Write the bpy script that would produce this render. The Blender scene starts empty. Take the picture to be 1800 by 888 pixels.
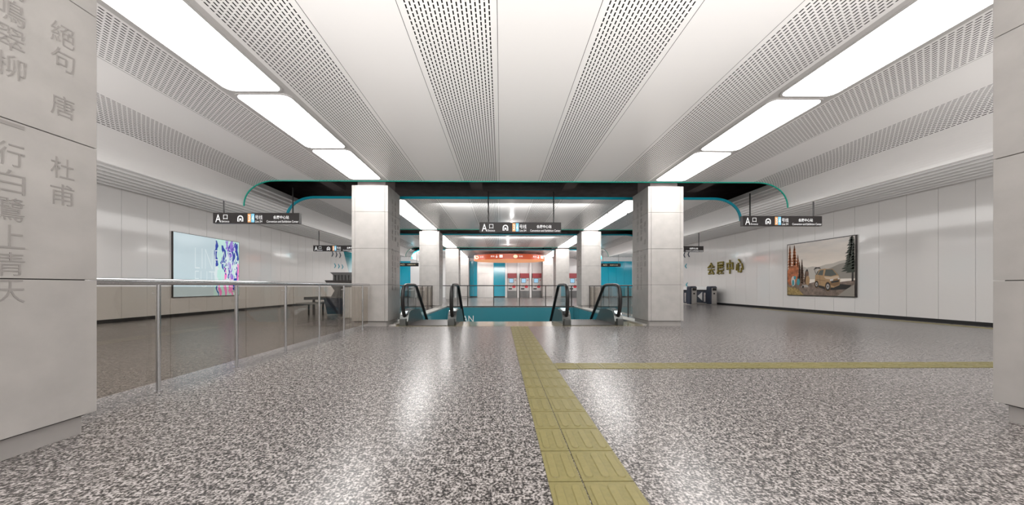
import bpy, bmesh, math, random
from mathutils import Vector, Matrix
random.seed(7)
C = bpy.context.scene.collection
PI = math.pi
SC = bpy.context.scene

# ------------------------------------------------------------------ materials
def newmat(name):
    m = bpy.data.materials.new(name); m.use_nodes = True
    return m, m.node_tree.nodes, m.node_tree.links, m.node_tree.nodes['Principled BSDF']

def pbr(name, col, rough=.5, metal=0., spec=.5, noise=0., nscale=6., bump=0., coat=0., emit=None, estr=0.):
    m, n, l, b = newmat(name)
    b.inputs['Base Color'].default_value = (*col, 1)
    b.inputs['Roughness'].default_value = rough
    b.inputs['Metallic'].default_value = metal
    b.inputs['Specular IOR Level'].default_value = spec
    b.inputs['Coat Weight'].default_value = coat
    b.inputs['Coat Roughness'].default_value = .08
    if emit:
        b.inputs['Emission Color'].default_value = (*emit, 1); b.inputs['Emission Strength'].default_value = estr
    if noise or bump:
        tc = n.new('ShaderNodeTexCoord'); t = n.new('ShaderNodeTexNoise')
        t.inputs['Scale'].default_value = nscale; t.inputs['Detail'].default_value = 5
        l.new(tc.outputs['Object'], t.inputs['Vector'])
        if noise:
            r = n.new('ShaderNodeMapRange'); r.inputs['From Min'].default_value = .3; r.inputs['From Max'].default_value = .7
            r.inputs['To Min'].default_value = 1 - noise; r.inputs['To Max'].default_value = 1 + noise
            l.new(t.outputs['Fac'], r.inputs['Value'])
            v = n.new('ShaderNodeVectorMath'); v.operation = 'SCALE'; v.inputs[0].default_value = col
            l.new(r.outputs[0], v.inputs['Scale']); l.new(v.outputs[0], b.inputs['Base Color'])
        if bump:
            bp = n.new('ShaderNodeBump'); bp.inputs['Strength'].default_value = bump; bp.inputs['Distance'].default_value = .01
            l.new(t.outputs['Fac'], bp.inputs['Height']); l.new(bp.outputs[0], b.inputs['Normal'])
    return m

def math_(n, l, op, a, b=None, c=None):
    x = n.new('ShaderNodeMath'); x.operation = op
    for i, v in enumerate((a, b, c)):
        if v is None: continue
        if isinstance(v, (int, float)): x.inputs[i].default_value = v
        else: l.new(v, x.inputs[i])
    return x.outputs[0]

def mix_col(n, l, fac, a, b):
    x = n.new('ShaderNodeMix'); x.data_type = 'RGBA'
    l.new(fac, x.inputs['Factor'])
    for i, v in ((6, a), (7, b)):
        if isinstance(v, tuple): x.inputs[i].default_value = (*v, 1)
        else: l.new(v, x.inputs[i])
    return x.outputs[2]

def perf_mat():
    m, n, l, b = newmat('perforated_metal')
    uv = n.new('ShaderNodeUVMap'); s = n.new('ShaderNodeSeparateXYZ'); l.new(uv.outputs[0], s.inputs[0])
    u, v = s.outputs[0], s.outputs[1]
    inside = math_(n, l, 'MULTIPLY', math_(n, l, 'GREATER_THAN', u, 0.), math_(n, l, 'LESS_THAN', u, 19.))
    fu = math_(n, l, 'FRACT', u); fv = math_(n, l, 'FRACT', math_(n, l, 'ADD', v, math_(n, l, 'MULTIPLY', .5, math_(n, l, 'MODULO', math_(n, l, 'FLOOR', u), 2.))))
    a = math_(n, l, 'LESS_THAN', math_(n, l, 'ABSOLUTE', math_(n, l, 'SUBTRACT', fu, .5)), .16)
    c = math_(n, l, 'LESS_THAN', math_(n, l, 'ABSOLUTE', math_(n, l, 'SUBTRACT', fv, .5)), .365)
    f = math_(n, l, 'MULTIPLY', inside, math_(n, l, 'MULTIPLY', a, c))
    l.new(mix_col(n, l, f, CEIL_COL, (.012, .011, .011)), b.inputs['Base Color'])
    b.inputs['Roughness'].default_value = .3
    sp = math_(n, l, 'MULTIPLY', math_(n, l, 'SUBTRACT', 1., f), .5)
    l.new(sp, b.inputs['Specular IOR Level'])
    return m

def floor_mat():
    m, n, l, b = newmat('terrazzo')
    tc = n.new('ShaderNodeTexCoord')
    def noise(scale, det, rough=.5):
        t = n.new('ShaderNodeTexNoise'); t.inputs['Scale'].default_value = scale
        t.inputs['Detail'].default_value = det; t.inputs['Roughness'].default_value = rough
        l.new(tc.outputs['Object'], t.inputs['Vector']); return t.outputs['Fac']
    a = noise(74, 2.5, .6); c = noise(2.2, 3); d = noise(24, 1)
    k = math_(n, l, 'ADD', a, math_(n, l, 'MULTIPLY', math_(n, l, 'SUBTRACT', d, .5), .35))
    r = n.new('ShaderNodeValToRGB'); l.new(k, r.inputs[0])
    e = r.color_ramp.elements
    e[0].position = .36; e[0].color = (.02, .018, .018, 1)
    e[1].position = .63; e[1].color = (.40, .372, .36, 1)
    x = e.new(.46); x.color = (.08, .073, .07, 1)
    x = e.new(.53); x.color = (.215, .197, .19, 1)
    g = n.new('ShaderNodeMapRange'); l.new(c, g.inputs['Value'])
    g.inputs['From Min'].default_value = .3; g.inputs['From Max'].default_value = .7
    g.inputs['To Min'].default_value = .93; g.inputs['To Max'].default_value = 1.07
    v = n.new('ShaderNodeVectorMath'); v.operation = 'SCALE'
    l.new(r.outputs[0], v.inputs[0]); l.new(g.outputs[0], v.inputs['Scale'])
    l.new(v.outputs[0], b.inputs['Base Color'])
    b.inputs['Roughness'].default_value = .27
    b.inputs['Specular IOR Level'].default_value = .5
    return m

def glass_mat(name, tint, rough=.0, refl=1.0):
    m = bpy.data.materials.new(name); m.use_nodes = True
    n, l = m.node_tree.nodes, m.node_tree.links
    n.clear()
    o = n.new('ShaderNodeOutputMaterial'); t = n.new('ShaderNodeBsdfTransparent'); t.inputs[0].default_value = (*tint, 1)
    g = n.new('ShaderNodeBsdfGlossy'); g.inputs['Roughness'].default_value = rough
    g.inputs[0].default_value = (1, 1, 1, 1)
    f = n.new('ShaderNodeFresnel'); ge = n.new('ShaderNodeNewGeometry')
    l.new(math_(n, l, 'SUBTRACT', 1.5, math_(n, l, 'MULTIPLY', ge.outputs['Backfacing'], 1.5 - 1 / 1.5)), f.inputs[0])
    k = math_(n, l, 'MULTIPLY', f.outputs[0], refl)
    x = n.new('ShaderNodeMixShader')
    l.new(k, x.inputs[0]); l.new(t.outputs[0], x.inputs[1]); l.new(g.outputs[0], x.inputs[2]); l.new(x.outputs[0], o.inputs[0])
    return m

def emis(name, col, s):
    return pbr(name, col, .4, emit=col, estr=s)

CEIL_COL = (.80, .785, .775)
M = {}
M['ceil'] = pbr('ceiling_paint', CEIL_COL, .32, coat=.1)
M['perf'] = perf_mat()
M['frame_grey'] = pbr('light_frame_grey', (.50, .485, .475), .35)
M['groove'] = pbr('groove_dark', (.06, .055, .055), .8)
M['soffit'] = pbr('soffit_white', (.82, .81, .80), .35)
M['wall'] = pbr('wall_enamel', (.74, .72, .705), .12, coat=.5)
M['wall_far'] = pbr('far_wall_white', (.80, .79, .79), .2)
M['teal_wall'] = pbr('teal_glass_wall', (.0, .35, .50), .15, coat=.4)
M['teal_void'] = pbr('void_teal', (.05, .23, .28), .10, coat=.5)
M['teal_edge'] = pbr('teal_edge', (.0, .28, .37), .35)
M['green_edge'] = pbr('green_edge', (.0, .36, .27), .35)
M['black'] = pbr('black_base', (.008, .008, .009), .5)
M['recess'] = pbr('recess_brown', (.24, .20, .195), .7, noise=.2, nscale=3)
M['duct'] = pbr('duct_dark', (.15, .125, .12), .5)
M['stone'] = pbr('pillar_stone', (.42, .40, .382), .42, noise=.07, nscale=5., bump=.06)
M['stone_text'] = pbr('pillar_inscription', (.30, .282, .268), .55)
M['stone_dark'] = pbr('plinth_stone', (.36, .34, .325), .4, noise=.05)
M['floor'] = floor_mat()
M['tan'] = pbr('tan_threshold_stone', (.22, .185, .11), .16, noise=.12, nscale=5)
M['curb'] = pbr('curb_stone', (.55, .53, .50), .3, noise=.05)
M['tactile'] = pbr('tactile_yellow', (.19, .165, .062), .45, noise=.10, nscale=40, bump=.1)
M['tactile2'] = pbr('tactile_bar', (.205, .177, .068), .40, noise=.08, nscale=40)
M['steel'] = pbr('brushed_steel', (.62, .62, .63), .16, 1.)
M['darksteel'] = pbr('dark_steel', (.05, .045, .042), .3, .35)
M['rail_glass'] = glass_mat('railing_glass', (.80, .77, .73), .0, 1.0)
M['clear'] = glass_mat('clear_glass', (.97, .98, .98), .0, .7)
M['esc_glass'] = glass_mat('escalator_glass', (.72, .78, .80), .0, 1.0)
M['rubber'] = pbr('black_rubber', (.012, .011, .011), .35)
M['skirt'] = pbr('escalator_skirt', (.13, .135, .13), .3, .6)
M['navy'] = pbr('navy_metal', (.035, .045, .07), .35, .3)
M['sign'] = pbr('sign_black', (.035, .03, .03), .4)
M['white_ink'] = pbr('white_ink', (.9, .9, .9), .4, emit=(1, 1, 1), estr=.35)
M['orange_ink'] = pbr('orange_ink', (.85, .45, .20), .4, emit=(.9, .42, .16), estr=.3)
M['cyan_ink'] = pbr('cyan_ink', (.25, .65, .85), .4, emit=(.2, .6, .85), estr=.3)
M['ring'] = pbr('ring_orange', (.80, .13, .045), .35)
M['ring_under'] = pbr('ring_underside', (.95, .42, .16), .4, emit=(1., .38, .13), estr=.35)
M['cream'] = pbr('cream_disc', (.9, .82, .55), .4, emit=(1, .9, .6), estr=.3)
M['gold'] = pbr('olive_gold', (.22, .18, .035), .35, .6)
M['light'] = emis('luminous_panel', (1., .985, .965), 9.)
M['red'] = pbr('machine_red', (.30, .03, .04), .35)
M['mgrey'] = pbr('machine_grey', (.50, .49, .49), .35)
M['mdark'] = pbr('machine_dark_grey', (.13, .13, .13), .35)
M['screen'] = pbr('machine_screen', (.25, .45, .62), .3, emit=(.25, .5, .7), estr=.3)
M['btn'] = pbr('machine_red_disc', (.6, .03, .05), .35)
M['white'] = pbr('white_panel', (.80, .80, .79), .3)
M['elev'] = pbr('elevator_steel', (.60, .57, .55), .36, .9, noise=.1, nscale=1.2)
M['body_grey'] = pbr('gate_grey', (.42, .40, .38), .3, .5)

# ------------------------------------------------------------------ mesh builder
class MB:
    def __init__(s): s.v = []; s.f = []; s.m = []; s.uv = []
    def face(s, pts, mi=0, uvs=None):
        i = len(s.v); s.v += [tuple(p) for p in pts]; s.f.append(tuple(range(i, i + len(pts)))); s.m.append(mi)
        s.uv.append(uvs or [(-1., -1.)] * len(pts)); return s
    def raw(s, vs, fs, mi=0):
        i = len(s.v); s.v += [tuple(p) for p in vs]
        for f in fs: s.f.append(tuple(i + k for k in f)); s.m.append(mi); s.uv.append([(-1., -1.)] * len(f))
        return s
    def box(s, x0, x1, y0, y1, z0, z1, mi=0):
        vs = [(x, y, z) for x in (x0, x1) for y in (y0, y1) for z in (z0, z1)]
        return s.raw(vs, [(0, 1, 3, 2), (4, 6, 7, 5), (0, 4, 5, 1), (2, 3, 7, 6), (0, 2, 6, 4), (1, 5, 7, 3)], mi)
    def bbox(s, x0, x1, y0, y1, z0, z1, b=.01, mi=0):
        bm = bmesh.new(); bmesh.ops.create_cube(bm, size=1)
        for v in bm.verts:
            v.co = Vector(((x0 + x1) / 2 + v.co.x * (x1 - x0), (y0 + y1) / 2 + v.co.y * (y1 - y0), (z0 + z1) / 2 + v.co.z * (z1 - z0)))
        bmesh.ops.bevel(bm, geom=list(bm.edges), offset=b, segments=2, affect='EDGES', profile=.7)
        return s.bm(bm, mi)
    def bm(s, bm, mi=0):
        bm.verts.index_update()
        s.raw([v.co[:] for v in bm.verts], [[v.index for v in f.verts] for f in bm.faces], mi); bm.free(); return s
    def prism(s, pts, a0, a1, axis='y', mi=0, cap=True):
        """pts: 2-D outline in the plane across the axis"""
        def p3(p, a):
            return (p[0], a, p[1]) if axis == 'y' else (a, p[0], p[1]) if axis == 'x' else (p[0], p[1], a)
        n = len(pts); vs = [p3(p, a0) for p in pts] + [p3(p, a1) for p in pts]
        fs = [(i, (i + 1) % n, n + (i + 1) % n, n + i) for i in range(n)]
        if cap: fs += [tuple(range(n))[::-1], tuple(range(n, 2 * n))]
        return s.raw(vs, fs, mi)
    def tube(s, path, r, seg=10, mi=0, rx=None):
        pts = [Vector(p) for p in path]; rings = []
        for i, p in enumerate(pts):
            a = pts[max(i - 1, 0)]; b = pts[min(i + 1, len(pts) - 1)]
            t = (b - a).normalized(); up = Vector((1, 0, 0)) if abs(t.x) < .9 else Vector((0, 0, 1))
            u = t.cross(up).normalized(); w = t.cross(u).normalized()
            rings.append([p + u * r * math.cos(2 * PI * k / seg) + w * (rx or r) * math.sin(2 * PI * k / seg) for k in range(seg)])
        vs = [q for rg in rings for q in rg]; fs = []
        for i in range(len(rings) - 1):
            for k in range(seg):
                fs.append((i * seg + k, i * seg + (k + 1) % seg, (i + 1) * seg + (k + 1) % seg, (i + 1) * seg + k))
        fs += [tuple(range(seg))[::-1], tuple((len(rings) - 1) * seg + k for k in range(seg))]
        return s.raw(vs, fs, mi)
    def build(s, name, mats, parent=None, smooth=False, loc=(0, 0, 0)):
        me = bpy.data.meshes.new(name); me.from_pydata(s.v, [], s.f)
        for m in (mats if isinstance(mats, (list, tuple)) else [mats]): me.materials.append(m)
        me.polygons.foreach_set('material_index', s.m)
        if any(u[0][0] >= -.5 or u[0][1] > -.5 for u in s.uv):
            uvl = me.uv_layers.new(name='UVMap'); k = 0
            for u in s.uv:
                for c in u: uvl.data[k].uv = c; k += 1
        me.validate(); me.update()
        b = bmesh.new(); b.from_mesh(me); bmesh.ops.remove_doubles(b, verts=b.verts, dist=1e-5)
        if not any(u[0][0] > -.5 for u in s.uv): bmesh.ops.recalc_face_normals(b, faces=b.faces)
        b.to_mesh(me); b.free()
        if smooth:
            me.shade_smooth()
            me.set_sharp_from_angle(angle=math.radians(38))
        o = bpy.data.objects.new(name, me); C.objects.link(o)
        if parent: o.parent = parent
        o.location = loc
        return o

def thing(name, label, cat, loc=(0, 0, 0), rz=0, group=None):
    o = bpy.data.objects.new(name, None); C.objects.link(o); o.location = loc; o.rotation_euler = (0, 0, rz)
    o.empty_display_size = .1
    return tag(o, label, cat, group)
def tag(o, label, cat, group=None):
    o['label'] = label; o['category'] = cat
    if group: o['group'] = group
    return o
def struct(o): o['kind'] = 'structure'; return o
def dup(root, loc, label=None, rz=None):
    r = root.copy(); C.objects.link(r); r.location = loc
    if rz is not None: r.rotation_euler = (0, 0, rz)
    if label: r['label'] = label
    for ch in list(root.children):
        c = ch.copy(); C.objects.link(c); c.parent = r
        for g in list(ch.children):
            d = g.copy(); C.objects.link(d); d.parent = c
    return r

# ------------------------------------------------------------------ lettering
_tc = {}
def text_mesh(txt, ext=0.0, bold=0.0):
    """unit mesh of a text as (verts, faces), in its own x (right) / y (up) plane, with depth in z"""
    key = (txt, ext, bold)
    if key in _tc: return _tc[key]
    cu = bpy.data.curves.new('t', 'FONT'); cu.body = txt; cu.resolution_u = 3; cu.extrude = ext; cu.offset = bold
    ob = bpy.data.objects.new('t', cu); C.objects.link(ob)
    bpy.context.view_layer.update()
    dg = bpy.context.evaluated_depsgraph_get()
    me = bpy.data.meshes.new_from_object(ob.evaluated_get(dg))
    vs = [v.co[:] for v in me.vertices]; fs = [tuple(p.vertices) for p in me.polygons]
    bpy.data.objects.remove(ob); bpy.data.curves.remove(cu); bpy.data.meshes.remove(me)
    _tc[key] = (vs, fs); return vs, fs

def put_text(mb, txt, u0, u1, v0, v1, fn, mi=0, ext=0., d=.002, bold=0.):
    """fit a text in the box u0..u1, v0..v1; fn maps (u, v, depth) to a point"""
    vs, fs = text_mesh(txt, .5 if ext else 0., bold)
    if not vs: return
    xs = [v[0] for v in vs]; ys = [v[1] for v in vs]
    x0, x1, y0, y1 = min(xs), max(xs), min(ys), max(ys)
    out = [fn(u0 + (v[0] - x0) / max(x1 - x0, 1e-6) * (u1 - u0), v0 + (v[1] - y0) / max(y1 - y0, 1e-6) * (v1 - v0), d + (v[2] + .5) * ext if ext else d) for v in vs]
    mb.raw(out, fs, mi)

# ------------------------------------------------------------------ camera
F = 530.; S = .012
cam = bpy.data.cameras.new('camera'); co = bpy.data.objects.new('camera', cam); C.objects.link(co)
cam.sensor_width = 36; cam.lens = 36 * F / 1800; cam.clip_end = 200; cam.clip_start = .05
cam.shift_x = (900 - (880 + F * S)) / 1800; cam.shift_y = (504 - 444) / 1800
co.location = (0, 0, 1.0); co.rotation_euler = (PI / 2, 0, -S)
SC.camera = co

# ------------------------------------------------------------------ main dimensions
XL, XR = -10.75, 12.2          # side walls
YB, YF = -4.0, 27.9            # open end behind the viewer, back wall
CX = .455                      # centre line of the hall
ZC = 3.64                      # flat ceiling
ZS = 3.71                      # soffit of the side aisles
VX0, VX1, VY0, VY1 = -2.67, 3.66, 8.62, 15.0   # escalator opening
ROOF = 4.7

# floor with its opening
f = MB()
for (x0, x1, y0, y1) in ((XL, VX0, YB, YF), (VX1, XR, YB, YF), (VX0, VX1, YB, 7.58), (VX0, VX1, VY1, YF)):
    f.box(x0, x1, y0, y1, -.3, 0)
fo = struct(f.build('floor', M['floor']))
struct(MB().box(VX0, VX1, 7.58, VY0, -.3, .002).build('trim_1', M['tan']))
c = MB()
c.box(-3.02, VX0 + .0, VY0 - .9, VY1 + .05, 0, .035); 
struct(c.build('trim_2', M['curb']))
struct(MB().box(VX1, 4.02, VY0 - .9, VY1 + .05, 0, .035).build('trim_3', M['curb']))
struct(MB().box(VX0, VX1, VY1, VY1 + .14, 0, .03).build('trim_4', M['darksteel']))
# the walls of the opening and the level below
struct(MB().box(VX0, VX1, VY1 - .02, VY1 + .1, -5, -.035).build('wall_void_back', M['teal_void']))
def void_side(name, x):
    m = MB(); n = 5; w = (VY1 - VY0) / n
    for i in range(n): m.box(x - .02, x + .02, VY0 + i * w + .006, VY0 + (i + 1) * w - .006, -5, -.035)
    struct(m.build(name, M['teal_void']))
void_side('wall_void_left', VX0); void_side('wall_void_right', VX1)
struct(MB().box(VX0, VX1, VY0 - .1, VY0 - .02, -5, -.3).build('wall_void_front', M['teal_void']))
struct(MB().box(VX0 - .1, VX1 + .1, VY0 - .1, 22, -5.2, -5).build('floor_lower', M['floor']))
l = MB(); put_text(l, 'AN', -1.9, -1.34, -.76, -.44, lambda u, v, d: (u, VY1 - .02 - d, v))
tag(l.build('wall_lettering', M['white']), 'thin white letters AN on the teal wall below the far railing', 'lettering')

# side walls: enamel panels above a black base
def side_wall(name, x, sgn, pitch, off):
    m = MB(); y = YB; k = math.floor((YB - off) / pitch)
    while off + k * pitch < YF:
        y0 = max(off + k * pitch, YB) + .003; y1 = min(off + (k + 1) * pitch, YF) - .003
        if y1 > y0: m.box(min(x, x + sgn * .05), max(x, x + sgn * .05), y0, y1, .10, ZS + .15, 0)
        k += 1
    m.box(min(x + sgn * .012, x + sgn * .1), max(x + sgn * .012, x + sgn * .1), YB, YF, 0, ROOF, 1)
    struct(m.build(name, [M['wall'], M['groove']]))
side_wall('wall_left', XL, -1, .62, 8.68)
side_wall('wall_right', XR, 1, .66, 8.26)
struct(MB().box(XL - .005, XL + .008, YB, YF, 0, .095).build('baseboard_left', M['black']))
struct(MB().box(XR - .008, XR + .005, YB, YF, 0, .095).build('baseboard_right', M['black']))
# back wall
b = MB(); x = XL
while x < XR:
    b.box(x + .004, min(x + 1.14, XR) - .004, YF, YF + .05, 0, ROOF); x += 1.14
b.box(XL, XR, YF + .03, YF + .1, 0, ROOF, 1)
struct(b.build('wall_back', [M['wall_far'], M['groove']]))
def teal_panel(x0, x1, n):
    m = MB(); w = (x1 - x0) / n
    for i in range(n): m.box(x0 + i * w + .008, x0 + (i + 1) * w - .008, YF - .06, YF, .12, 3.35, 0)
    m.box(x0, x1, YF - .05, YF, 0, .12, 1)
    return m
struct(teal_panel(XL, -8.3, 3).build('wall_back_cladding_left', [M['teal_wall'], M['black']]))
struct(teal_panel(9.26, XR, 4).build('wall_back_cladding_right', [M['teal_wall'], M['black']]))
struct(teal_panel(-2.85, -2.16, 2).build('wall_back_cladding_center', [M['teal_wall'], M['black']]))
struct(teal_panel(-.66, .50, 1).build('wall_back_cladding_door', [M['teal_wall'], M['black']]))

# elevator doors between the teal panels
e = thing('elevator', 'steel elevator doors between two tall teal panels on the far wall', 'elevator', (-1.41, YF - .004, 0))
m = MB(); m.box(-.74, .74, -.06, 0, 2.25, 3.35); m.box(-.74, -.62, -.06, 0, 0, 2.25); m.box(.62, .74, -.06, 0, 0, 2.25)
m.build('surround', M['elev'], e)
MB().box(-.615, -.005, -.035, 0, .02, 2.24).build('door', M['elev'], e)
MB().box(.005, .615, -.035, 0, .02, 2.24).build('door', M['elev'], e)

# slatted soffits of the aisles
def soffit(name, x0, x1):
    m = MB(); n = round((x1 - x0) / .30); w = (x1 - x0) / n; sg = 1
    for i in range(n):
        a, bb = x0 + i * w, x0 + (i + 1) * w
        # wedge shaped board: one side lower, so every board throws a line
        za, zb = (ZS + .07, ZS) if name.endswith('left') else (ZS, ZS + .07)
        m.prism([(a + .003, za), (bb - .003, zb), (bb - .003, ZS + .11), (a + .003, ZS + .11)], YB, YF, 'y')
    m.box(x0, x1, YB, YF, ZS + .11, ZS + .13, 0)
    struct(m.build(name, [M['soffit'], M['groove']]))
soffit('ceiling_slats_left', XL, -6.55)
soffit('ceiling_slats_right', 7.45, XR)
# dark roof space above
struct(MB().box(XL - .1, XR + .1, YB, YF + .1, ROOF, ROOF + .15).build('ceiling_slab', M['recess']))
for i, (y0, y1) in enumerate(((7.9, 8.1), (8.65, 8.8), (14.3, 14.5), (20.8, 21.0))):
    struct(MB().box(XL, XR, y0, y1, 4.15, ROOF).build('ceiling_beam', M['duct']))
for i, x in enumerate((-5.2, -.9, 1.9, 5.9)):
    struct(MB().box(x, x + .35, 7.3, 9.5, 4.0, 4.15).build('ceiling_duct', M['duct']))

# ------------------------------------------------------------------ the vaulted ceiling bands
H0, RX, RZ = 6.0, .825, .64
def curve(t): return (H0 + RX * math.sin(t) ** .92 if t > 0 else H0, ZC - RZ + RZ * max(math.cos(t), 0) ** .92)
PITCH = .0435
def zone(idx, y0, y1):
    m = MB()
    T = [i * PI / 2 / 24 for i in range(25)]
    cpts = [curve(t) for t in T]
    # pieces: list of (h, z) outline points, slot start (arc metres) or None, material
    segs = [([(0, ZC), (.485, ZC)], None, 0), ([(.491, ZC), (1.42, ZC)], .051, 1), ([(1.426, ZC), (2.345, ZC)], None, 0),
            ([(2.351, ZC), (3.275, ZC)], .05, 1), ([(3.275, ZC), (4.205, ZC)], None, 2), ([(4.205, ZC), (5.075, ZC)], .022, 1),
            ([(5.081, ZC), (5.905, ZC)], None, 0), ([(5.905, ZC)] + cpts[:13], .03, 1), (cpts[12:], None, 0)]
    gro = [(.485, .491), (1.42, 1.426), (2.345, 2.351), (5.075, 5.081)]
    for sg in (-1, 1):
        for pts, slot, mi in segs:
            arc = 0; total = sum(math.dist(pts[i], pts[i + 1]) for i in range(len(pts) - 1))
            sc = PITCH
            for i in range(len(pts) - 1):
                d = math.dist(pts[i], pts[i + 1])
                P = [(CX + sg * pts[i][0], y0, pts[i][1]), (CX + sg * pts[i + 1][0], y0, pts[i + 1][1]),
                     (CX + sg * pts[i + 1][0], y1, pts[i + 1][1]), (CX + sg * pts[i][0], y1, pts[i][1])]
                if slot is not None:
                    if len(pts) > 2: sc = (total - 2 * slot) / 19
                    u0, u1 = (arc - slot) / sc, (arc + d - slot) / sc
                    uv = [(u0, y0 / .060), (u1, y0 / .060), (u1, y1 / .060), (u0, y1 / .060)]
                else: uv = [(0, 0)] * 4
                m.face(P, mi, uv); arc += d
        for a, c_ in gro:
            m.face([(CX + sg * a, y0, ZC + .004), (CX + sg * c_, y0, ZC + .004), (CX + sg * c_, y1, ZC + .004), (CX + sg * a, y1, ZC + .004)], 3, [(0, 0)] * 4)
    # back of the shell, 70 mm thick
    out = [(CX - h, z) for h, z in cpts[::-1]] + [(CX + h, z) for h, z in cpts]
    th = [(CX - (h + .07 * math.sin(t)), z + .07 * math.cos(t)) for (h, z), t in list(zip(cpts, T))[::-1]] + [(CX + (h + .07 * math.sin(t)), z + .07 * math.cos(t)) for (h, z), t in zip(cpts, T)]
    for i in range(len(th) - 1):
        m.face([(th[i][0], y0, th[i][1]), (th[i + 1][0], y0, th[i + 1][1]), (th[i + 1][0], y1, th[i + 1][1]), (th[i][0], y1, th[i][1])], 3, [(0, 0)] * 4)
    for k in (0, -1):
        m.face([(out[k][0], y0, out[k][1]), (th[k][0], y0, th[k][1]), (th[k][0], y1, th[k][1]), (out[k][0], y1, out[k][1])], 0, [(0, 0)] * 4)
    struct(m.build('ceiling' if idx == 1 else 'ceiling_%d' % idx, [M['ceil'], M['perf'], M['frame_grey'], M['groove']]))
    def edge(ya, yb, drop, mat, nm):
        e = MB()
        lo = [(CX - (h - drop * math.sin(t)), z - drop * math.cos(t)) for (h, z), t in list(zip(cpts, T))[::-1]] + [(CX + (h - drop * math.sin(t)), z - drop * math.cos(t)) for (h, z), t in zip(cpts, T)]
        for i in range(len(lo) - 1):
            q = [lo[i], lo[i + 1], th[i + 1], th[i]]
            e.raw([(p[0], ya, p[1]) for p in q] + [(p[0], yb, p[1]) for p in q], [(0, 1, 2, 3), (7, 6, 5, 4), (0, 4, 5, 1), (1, 5, 6, 2), (2, 6, 7, 3), (3, 7, 4, 0)])
        struct(e.build(nm, mat))
    if idx > 1: edge(y0 - .03, y0, .0, M['teal_edge'], 'trim_%d' % (4 + idx))
    if idx < 4: edge(y1, y1 + .02, .022, M['green_edge'], 'trim_%d' % (8 + idx))
ZONES = [(YB, 7.54), (9.12, 13.9), (15.5, 20.25), (21.85, YF)]
for i, z in enumerate(ZONES): zone(i + 1, *z)

# ------------------------------------------------------------------ luminous ceiling panels
def rrect(w, l, r, n=6):
    pts = []
    for cx, cy, a in ((w / 2 - r, l / 2 - r, 0), (-w / 2 + r, l / 2 - r, 90), (-w / 2 + r, -l / 2 + r, 180), (w / 2 - r, -l / 2 + r, 270)):
        for k in range(n + 1):
            t = math.radians(a + 90 * k / n); pts.append((cx + r * math.cos(t), cy + r * math.sin(t)))
    return pts
def make_light():
    o = thing('ceiling_light', 'x', 'ceiling light', (0, 0, ZC), group='luminous ceiling panels in two long rows')
    inn = rrect(.735, 1.585, .10); outr = rrect(.79, 1.635, .12)
    fr = MB(); n = len(inn)
    for i in range(n):
        j = (i + 1) % n
        fr.face([(*inn[i], -.012), (*inn[j], -.012), (*outr[j], -.012), (*outr[i], -.012)])
        fr.face([(*outr[i], -.012), (*outr[j], -.012), (*outr[j], -.001), (*outr[i], -.001)])
        fr.face([(*inn[i], -.012), (*inn[j], -.012), (*inn[j], -.001), (*inn[i], -.001)])
    fr.build('frame', M['frame_grey'], o)
    d = MB(); d.prism(rrect(.733, 1.583, .099), -.009, -.002, 'z'); d.build('diffuser', M['light'], o)
    return o
proto = None
ords = {0: ('first', 'second', 'third')}
rows = [('near ceiling band', (3.30, 4.965, 6.63)), ('second ceiling band', (9.95, 11.59, 13.09)), ('third ceiling band', (16.34, 17.98, 19.43)), ('farthest ceiling band', (22.7, 24.35, 26.0))]
for side, sx in (('left', -1), ('right', 1)):
    for band, ys in rows:
        for k, y in enumerate(ys):
            lab = '%s luminous panel from the viewer in the %s row of the %s' % (('first', 'second', 'third')[k], side, band)
            if side == 'right' and band.startswith('near'): y += .02
            loc = (CX + sx * 3.745, y, ZC)
            if proto is None:
                proto = make_light(); proto.location = loc; proto['label'] = lab
            else: dup(proto, loc, lab)

# small recessed downlights on the centre line, with their lamps
dl = None
for y, lab in ((12.2, 'small round downlight on the centre line of the second ceiling band'), (18.9, 'small round downlight on the centre line of the third ceiling band')):
    o = thing('downlight', lab, 'ceiling light', (CX, y, ZC), group='round downlights on the centre line')
    MB().prism([(.09 * math.cos(a * PI / 10), .09 * math.sin(a * PI / 10)) for a in range(20)], -.015, 0, 'z').build('bezel', M['frame_grey'], o)
    MB().prism([(.07 * math.cos(a * PI / 10), .07 * math.sin(a * PI / 10)) for a in range(20)], -.020, -.0155, 'z').build('diffuser', M['light'], o)

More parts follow.
